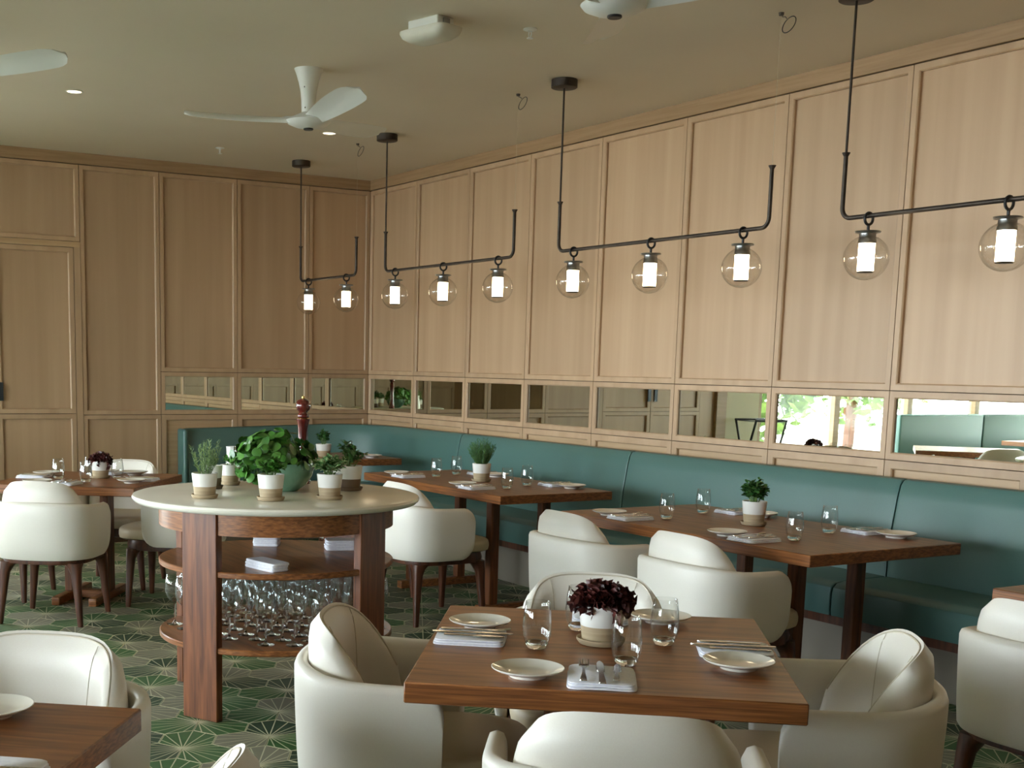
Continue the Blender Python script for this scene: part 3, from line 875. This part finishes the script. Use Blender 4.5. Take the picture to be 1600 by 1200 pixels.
def rosemary(t, z0, seed, n=26, hh=.115, rx=.06, m=LEAF2):
    rg_ = random.Random(seed); mb = MB(); st = MB()
    for i in range(n):
        a = rg_.uniform(0, 2 * PI); q = rg_.uniform(.1, 1) ** .6; hgt = hh * rg_.uniform(.55, 1.05) * (1.1 - .35 * q)
        b_ = Vector((.025 * q * math.cos(a), .025 * q * math.sin(a), z0 - .004)); e = Vector((rx * q * math.cos(a), rx * q * math.sin(a), z0 + hgt)); mid = b_.lerp(e, .5) + Vector((math.cos(a), math.sin(a), 0)) * .006
        st.tube([b_, mid, e], [.0014, .0011, .0007], 4)
        for k in range(30):
            f = .15 + .85 * k / 29; c = b_.lerp(mid, f * 2) if f < .5 else mid.lerp(e, (f - .5) * 2)
            d = (rv(rg_, .1, .8) + Vector((0, 0, .35))).normalized(); s_ = d.orthogonal().normalized() * .0014; ln = rg_.uniform(.012, .020)
            mb.add([c - s_, c + s_, c + d * ln + s_ * .3, c + d * ln - s_ * .3], [(0, 1, 2, 3)])
    st.obj('stems', STEMG, t); mb.obj('foliage', m, t, 0)


def frill_leaf(seed, m=LEAFR):
    """curly lettuce frond: a fan from the origin along +z with a deeply ruffled rim"""
    rg_ = random.Random(seed); mb = MB(); nu, nv = 30, 5; ph = rg_.uniform(0, 6); nw = rg_.choice((5, 6, 7))
    for j in range(nv + 1):
        v = .15 + .85 * j / nv
        for i in range(nu + 1):
            u = -1 + 2 * i / nu; a = u * 1.15; r = .056 * v * (1 + .10 * math.sin(nw * 2.3 * u + ph)); amp = .0135 * v ** 2.2
            y = amp * math.sin(nw * PI * u + ph) + amp * .6 * math.sin(nw * 2.1 * PI * u + 2 * ph) + .010 * v * v
            mb.v.append((r * math.sin(a) + amp * .5 * math.cos(nw * PI * u + ph), y, r * math.cos(a) * (1 - .12 * v) + amp * .4 * math.sin(nw * 1.5 * PI * u)))
    for j in range(nv):
        for i in range(nu):
            a = j * (nu + 1) + i; mb.f.append((a, a + 1, a + nu + 2, a + nu + 1))
    return mb.mesh('lettuce_leaf', m, 80, fix=False)


FL = [frill_leaf(s_) for s_ in range(5)]


def lettuce(t, z0, rx, k, n, seed):
    rg_ = random.Random(seed)
    for i in range(n):
        zz_ = 1 - 1.05 * (i + .5) / n; a = i * 2.39996; q = max(0, 1 - zz_ * zz_) ** .5; d = Vector((q * math.cos(a), q * math.sin(a), max(zz_, -.05)))
        c = Vector((d.x * rx * .55, d.y * rx * .55, z0 + .004 + d.z * rx * .30)); o = put('lettuce_leaf', FL[i % 5], t, c, None, [k * rg_.uniform(.8, 1.1)] * 3)
        o.rotation_mode = 'QUATERNION'; o.rotation_quaternion = (d + rv(rg_) * .25 + Vector((0, 0, .15))).to_track_quat('Z', 'Y') @ Matrix.Rotation(rg_.uniform(0, 6), 3, 'Z').to_quaternion()


# red lettuce pots
px, py = loc_on(FG, .0, .04)
t, zz = pot('red leaf lettuce in a white and taupe pot on the nearest table', px, py, TZ, .062, .098); lettuce(t, zz, .080, .88, 52, 1)
px, py = loc_on(LT, .05, .08)
t, zz = pot('small dark red lettuce pot on the table by the doors', px, py, TZ, .058, .095); lettuce(t, zz, .07, .8, 30, 2)
# banquette tables
t, zz = pot('bushy green succulent in a two tone pot on the banquette table', 5.60, -.90, TZ, .058, .105); bushy(t, zz, .066, .125, LEAF3, 520, .026, .019, 4, 34)
t, zz = pot('wispy green dill in a two tone pot on the banquette table', 3.24, -.90, TZ, .060, .105); rosemary(t, zz, 5, 90, .165, .095, LEAF3)
t, zz = pot('small green herb pot on the corner table behind the marble table', 1.0, -.92, TZ, .062, .09); bushy(t, zz, .065, .14, LEAF3, 260, .026, .016, 6, 24)
# marble table
ZM = ZR + .0004
t, zz = pot('spiky rosemary in a white and taupe pot on the marble table', 5.005, -3.425, ZM, .054, .096); rosemary(t, zz, 7, 24, .17, .085)
t, zz = pot('leafy herb pot at the front middle of the marble table', 5.185, -3.205, ZM, .056, .100); bushy(t, zz, .062, .075, LEAF1, 170, .032, .024, 8, 20)
t, zz = pot('variegated herb in a pot near the front of the marble table', 5.225, -2.955, ZM, .054, .098); bushy(t, zz, .075, .095, LEAFV, 260, .036, .015, 9, 26)
t, zz = pot('herb pot with dark clay base at the back of the marble table', 4.91, -2.70, ZM, .058, .102, TAUPD); bushy(t, zz, .08, .13, LEAF3, 220, .026, .016, 10, 24)
t, zz = pot('small pot half hidden behind the big bowl on the marble table', 4.50, -3.11, ZM, .046, .085); bushy(t, zz, .05, .07, LEAF1, 80, .022, .014, 11, 12)
t, zz = pot('pale cup shaped pot standing behind the rosemary', 4.64, -3.25, ZM, .046, .095, TAUPD); bushy(t, zz, .045, .05, LEAF2, 70, .02, .008, 12, 12)

# big green bowl with round leaves
t = thing('bowl_planter', 'green glazed bowl overflowing with round leaved plant on the marble table', 'planter', (4.83, -2.98, ZM))
MB().lathe([(0, 0), (.055, 0), (.06, .004), (.095, .03), (.120, .07), (.128, .105), (.125, .125), (.120, .125), (.122, .105), (.11, .07), (.085, .04), (0, .03)], 48, False).obj('bowl', GREENB, t)
MB().lathe([(.118, .108), (0, .114)], 32, False).obj('soil', SOIL, t)
def round_leaf(k, seed):
    rg_ = random.Random(seed); mb = MB(); n = 14; V = [(0, .0, 0)]
    for i in range(n):
        a = 2 * PI * i / n; r = k * (1 + .05 * math.sin(a * 3 + seed)); V.append((r * math.cos(a), r * math.sin(a) + k * .55, -.12 * k * (1 + .5 * math.cos(2 * a))))
    V[0] = (0, k * .55, .02 * k); mb.add(V, [(0, i + 1, (i + 1) % n + 1) for i in range(n)])
    return mb.mesh('leaf', LEAF1, 80, fix=False)
RL = [round_leaf(k, i) for i, k in enumerate((.017, .022, .026))]
rg = random.Random(21); stem = MB()
for i in range(290):
    d = rv(rg, -.1, 1.0); rad = rg.uniform(.62, 1.0)
    e = Vector((d.x * .185 * rad - .02, d.y * .205 * rad - .045, .125 + d.z * .150 * rad))
    if i % 6 == 0: e = Vector((d.x * .15 - .02, -.06 - .14 * abs(d.y), .03 + .10 * rg.random()))
    b_ = Vector((d.x * .06, d.y * .06, .112)); stem.tube([b_, b_.lerp(e, .55) + Vector((0, 0, .025)), e], [.0018, .0015, .001], 4, False)
    out = Vector((d.x, d.y, .5 * d.z + rg.uniform(-.1, .5))).normalized()
    nrm = (out * 1.2 + Vector((0, 0, .25)) + rv(rg) * .75).normalized(); q = nrm.to_track_quat('Z', 'Y') @ Matrix.Rotation(rg.uniform(-1, 1), 3, 'Z').to_quaternion()
    o = put('leaf', RL[rg.randrange(3)], t, e); o.rotation_mode = 'QUATERNION'; o.rotation_quaternion = q
stem.obj('stems', STEMG, t)

# pepper mill
t = thing('pepper_mill', 'tall glossy red brown turned pepper mill on the marble table', 'pepper mill', (4.555, -2.765, ZM))
MB().lathe([(0, 0), (.034, 0), (.037, .004), (.037, .018), (.033, .024), (.034, .04), (.029, .065), (.0255, .11), (.0225, .20), (.024, .26), (.0285, .292), (.031, .298), (.031, .303), (.026, .308)], 40).obj('body', MILLR, t)
MB().lathe([(0, .308), (.024, .308), (.0275, .314), (.0275, .322), (.0215, .33), (.020, .335), (.029, .345), (.0345, .36), (.0345, .372), (.028, .388), (.012, .397), (0, .399)], 40, False).obj('head', MILLR, t)
MB().lathe([(.0275, .3035), (.0285, .3055), (.0275, .308)], 32, False).obj('collar', BRASS, t)
MB().lathe([(0, .397), (.006, .397), (.0075, .402), (.006, .409), (0, .411)], 20, False).obj('finial', BRASS, t)

# white carafe at the back of the marble table
t = thing('carafe', 'white carafe behind the leafy bowl on the marble table', 'carafe', (4.40, -3.06, ZM))
MB().lathe([(0, 0), (.036, 0), (.038, .004), (.038, .05), (.030, .085), (.024, .11), (.026, .165), (.028, .17), (.025, .17), (.022, .11)], 32, False).obj('body', WCLOTH, t)
MB().tube([(.026, 0, .155), (.05, 0, .15), (.058, 0, .11), (.036, 0, .07)], .005, 8).obj('handle', WCLOTH, t)

# stacks of napkins on the upper shelf
def nstack(label, x, y, deg, n, sx, sy):
    t_ = thing('napkin_stack', label, 'napkins', (x, y, .6254), D2(deg), 'napkin stacks on the shelf')
    rg_ = random.Random(n * 7 + int(x * 100))
    for k in range(n):
        P = superell(sx, sy, 8, 28); o_ = (rg_.uniform(-.004, .004), rg_.uniform(-.004, .004)); z0 = .0115 * k; R = []
        for kk, z in ((.97, z0), (1, z0 + .003), (1, z0 + .008), (.97, z0 + .011)): R.append([(x_ * kk + o_[0], y_ * kk + o_[1], z) for x_, y_ in P])
        MB().rings(R).obj('napkin', LINEN, t_)


nstack('stack of folded napkins at the front of the upper shelf', 5.235, -3.245, 10, 3, .105, .045)
nstack('crumpled napkin stack at the back middle of the upper shelf', 4.60, -2.97, 60, 4, .06, .06)
nstack('stack of napkins beside the rear leg on the upper shelf', 4.86, -2.70, 70, 4, .085, .055)


# ================================================================== PENDANT LIGHTS
ZBAR = 2.105


def pendant(label, x0, bulbs, x1):
    t = thing('bar_pendant', label, 'pendant lamp', (x0, -.96, ZC), 0, 'bar pendants over the banquette tables'); H = ZC
    MB().lathe([(0, -.046), (.066, -.046), (.072, -.042), (.072, -.002), (.07, 0), (0, 0)], 40, False).obj('canopy', IRON, t)
    MB().tube([(0, 0, -.04), (0, 0, 2.37 - H)], .0055, 10).obj('rod', IRON, t)
    rr = .045; pts = [(0, 0, 2.372 - H), (0, 0, ZBAR + rr - H)]
    for k in range(1, 7): a = PI / 2 * k / 6; pts.append((rr - rr * math.cos(a), 0, ZBAR + rr - rr * math.sin(a) - H))
    ln = x1 - x0
    for k in range(0, 7): a = PI / 2 * k / 6; pts.append((ln - rr + rr * math.sin(a), 0, ZBAR + rr - rr * math.cos(a) - H))
    pts.append((ln, 0, 2.372 - H)); MB().tube(pts, .0095, 12).obj('bar', IRON, t)
    for xx in (0, ln): MB().lathe([(.009, 2.360 - H), (.016, 2.372 - H), (.017, 2.376 - H), (0, 2.378 - H)], 20, False, (xx, 0, 0)).obj('end_collar', IRON, t)
    for bx_ in bulbs:
        x = bx_ - x0; zb = ZBAR - H
        pts = [(x, .024 * math.sin(a), zb - .012 + .024 * math.cos(a)) for a in [2 * PI * k / 20 for k in range(20)]]
        MB().tube(pts, .0058, 8, closed=True).obj('hanging_ring', BLACK, t)
        MB().tube([(x, 0, zb - .034), (x, 0, zb - .072)], .006, 8).obj('stem', BLACK, t)
        cp = MB().lathe([(.0, -.064), (.030, -.066), (.050, -.062), (.052, -.065), (.050, -.069), (.034, -.072), (.033, -.095), (.036, -.099), (.036, -.112), (.0, -.112)], 32, False, (x, 0, zb)).obj('cap', NICK, t)
        R0 = .092; prof = []
        for k in range(25):
            a = D2(22) + (PI - D2(22)) * k / 24; prof.append((R0 * math.sin(a), -.085 - R0 * math.cos(D2(22)) * 1 + R0 * math.cos(a)))
        MB().lathe(prof, 40, False, (x, 0, zb)).obj('glass_globe', GLOBE, t, 60)
        MB().lathe([(.0, -.226), (.030, -.226), (.033, -.224), (.033, -.112), (.0, -.112)], 28, False, (x, 0, zb)).obj('light_tube', LAMP, t)
        MB().lathe([(.0, -.231), (.031, -.231), (.0335, -.228), (.0335, -.2262), (.0, -.2262)], 28, False, (x, 0, zb)).obj('tube_foot', IRON, t)
    # thin suspension cable and its loop of slack at the ceiling
    MB().tube([(ln, 0, 2.374 - H), (ln, 0, -.005)], (.0007), 6).obj('suspension_cable', PLAST, t)
    MB().lathe([(0, -.012), (.010, -.012), (.012, 0), (0, 0)], 16, False, (ln, 0, 0)).obj('cable_anchor', IRON, t)
    pts = [(ln + .05 + .036 * math.cos(a), .036 * math.sin(a) * .4, -.06 + .036 * math.sin(a)) for a in [2 * PI * k / 28 for k in range(28)]]
    MB().tube(pts, .0022, 6, closed=True).obj('slack_loop', BLACK, t)
    MB().tube([(ln, 0, -.008), (ln + .01, 0, -.02), (ln + .025, 0, -.022), (ln + .034, 0, -.032)], .0018, 6).obj('slack_tail', BLACK, t)


pendant('two globe bar pendant nearest the room corner', .64, (.79, 1.44), 1.595)
pendant('three globe bar pendant above the dill table', 2.035, (2.18, 2.816, 3.452), 3.61)
pendant('three globe bar pendant above the succulent table', 4.055, (4.197, 4.841, 5.486), 5.642)
pendant('bar pendant with large globes, cut off by the picture edge', 6.06, (6.203, 6.845, 7.487), 7.645)


# ================================================================== CEILING FITTINGS
def blade_mesh():
    mb = MB(); R = []; n = 22
    for i in range(n + 1):
        f = i / n; r = .07 + .61 * f
        ch = .050 + .030 * math.sin(PI * min(f * 1.1, 1) * .6) ** 1.2
        if f > .86: ch *= math.sqrt(max(0, 1 - ((f - .86) / .145) ** 2)) * .98 + .02
        tw = D2(-(22 - 6 * f)); zc = .02 * f + .018 * f * f; sw = -.012 * math.sin(PI * f)
        ring = []
        for k in range(12):
            a = 2 * PI * k / 12; u = math.cos(a) * ch; v = math.sin(a) * (.0045 if f > .1 else .012) + .012 * (1 - (u / max(ch, 1e-4)) ** 2)
            ring.append((r, sw + u * math.cos(tw) - v * math.sin(tw), zc + u * math.sin(tw) + v * math.cos(tw)))
        R.append(ring)
    return mb.rings(R).mesh('blade', WHITE, 60)


BL = blade_mesh()


def fan(label, x, y, angs, drop=.27):
    t = thing('ceiling_fan', label, 'fan', (x, y, ZC), 0, 'white three blade ceiling fans')
    MB().lathe([(.078, 0), (.076, -.006), (.066, -.03), (.054, -.07), (.045, -.11), (.040, -.16), (.038, -.225), (.0, -.226)], 40, False).obj('mount', WHITE, t)
    for xx, zz_ in ((.047, -.10), (.0385, -.205)): MB().lathe([(0, 0), (.004, 0), (.004, .002), (0, .003)], 10, False).xf(Matrix.Translation((xx * .62, -xx * .80, zz_)) @ Matrix.Rotation(PI / 2, 4, 'X')).obj('screw', IRON, t)
    MB().lathe([(.038, -.225), (.062, -.238), (.104, -.256), (.124, -.270), (.112, -.284), (.072, -.300), (.034, -.307), (.0, -.308)], 48, False).obj('hub', WHITE, t)
    MB().lathe([(.026, -.3055), (.027, -.313), (.024, -.316), (.0, -.316)], 28, False).obj('hub_light', BLACK, t)
    for a in angs: put('blade', BL, t, (0, 0, -.268), (0, 0, D2(a)))


fan('white ceiling fan with flared mount, wholly in view', 3.50, -2.25, (-124, -4, 116))
fan('white ceiling fan at the top edge with only its hub showing', 6.14, -2.28, (147, 27, -93))
fan('white ceiling fan with one blade reaching in at the picture edge', 3.56, -4.16, (40, 160, -80))

# emergency light
t = thing('emergency_light', 'white emergency light box mounted on the ceiling between the fans', 'emergency light', (4.70, -2.20, ZC), D2(15))
MB().box(-.095, .095, -.055, .055, -.045, 0, .004).obj('mounting_box', WHITE, t)
R = [[(x * k, y * k, z) for x, y in superell(.145, .085, 5, 40)] for k, z in ((1, -.045), (1.0, -.055), (.92, -.075), (.70, -.092), (.35, -.098))]
MB().rings(R).obj('diffuser', LENS, t)
for sx in (-1, 1): MB().box(sx * .098 - .006, sx * .098 + .006, -.02, .02, -.04, -.008, .002).obj('clip', NICK, t)


def sprinkler(label, x, y):
    t = thing('sprinkler', label, 'sprinkler', (x, y, ZC), 0, 'ceiling sprinklers')
    MB().lathe([(.032, 0), (.034, -.004), (.018, -.010), (.010, -.010), (.010, 0)], 28, False).obj('escutcheon', WHITE, t)
    for s_ in (-1, 1): MB().tube([(s_ * .009, 0, -.008), (s_ * .012, 0, -.025), (s_ * .004, 0, -.040)], .0028, 6).obj('frame_arm', WHITE, t)
    MB().lathe([(0, -.044), (.015, -.044), (.016, -.041), (0, -.040)], 20, False).obj('deflector', WHITE, t)


sprinkler('white sprinkler head on the ceiling beside the emergency light', 4.82, -1.73)
sprinkler('small white sprinkler head on the ceiling near the short wall', .85, -1.72)


def downlight(label, x, y):
    t = thing('recessed_downlight', label, 'downlight', (x, y, ZC), 0, 'recessed downlights')
    MB().lathe([(.050, 0), (.052, -.003), (.046, -.004), (.042, -.002), (.042, 0)], 32, False).obj('trim_ring', WHITE, t)
    MB().lathe([(.042, -.0015), (0, -.0015)], 28, False).obj('lens', DOWNL, t)


downlight('small lit recessed downlight in the ceiling just behind the fan', 1.85, -1.313)
downlight('small lit recessed downlight in the ceiling beside the cut-off fan blade', 2.21, -3.17)

# ================================================================== THE REST OF THE ROOM (seen in the wall mirrors)
small_table('walnut table by the long windows, seen only in the mirror', 1.35, -8.0, 0)
small_table('second walnut table by the long windows, seen only in the mirror', 1.9, -5.6, 50)
chair('tub chair by the side window, seen only in the mirror', 2.05, -7.70, 180)
chair('tub chair at the window table facing the room, seen only in the mirror', 2.05, -8.34, 180)
chair('tub chair at the window table facing the glass, seen only in the mirror', 2.5, -5.2, 215)
rb = thing('window_bench', 'teal bench under the side windows, seen only in the mirror', 'bench')
for y0, y1 in ((-8.2, -6.75), (-9.55, -8.21)):
    MB().box(.02, .16, y0, y1, .4, 1.0, .02).obj('back_cushion', TEAL, rb); MB().box(.02, .6, y0, y1, .26, .47, .03).obj('seat_cushion', TEAL, rb)
MB().box(.02, .5, -9.55, -6.75, 0, .26).obj('plinth', PLINTH, rb)
t = thing('tray_stand', 'black folding tray stand by the plaster wall, seen in the mirror', 'stand', (.28, -4.46, 0), D2(8))
for s_ in (-1, 1):
    for yy in (-.19, .19): MB().tube([(s_ * .17, yy, 0), (-s_ * .17, yy, .96)], .012, 8).obj('leg', BLACK, t)
    MB().tube([(s_ * .17, -.2, .96), (s_ * .17, .2, .96)], .012, 8).obj('top_rail', BLACK, t)
for yy in (-.11, .11): MB().box(-.17, .17, yy - .04, yy + .04, .945, .949).obj('strap', BLACK, t)
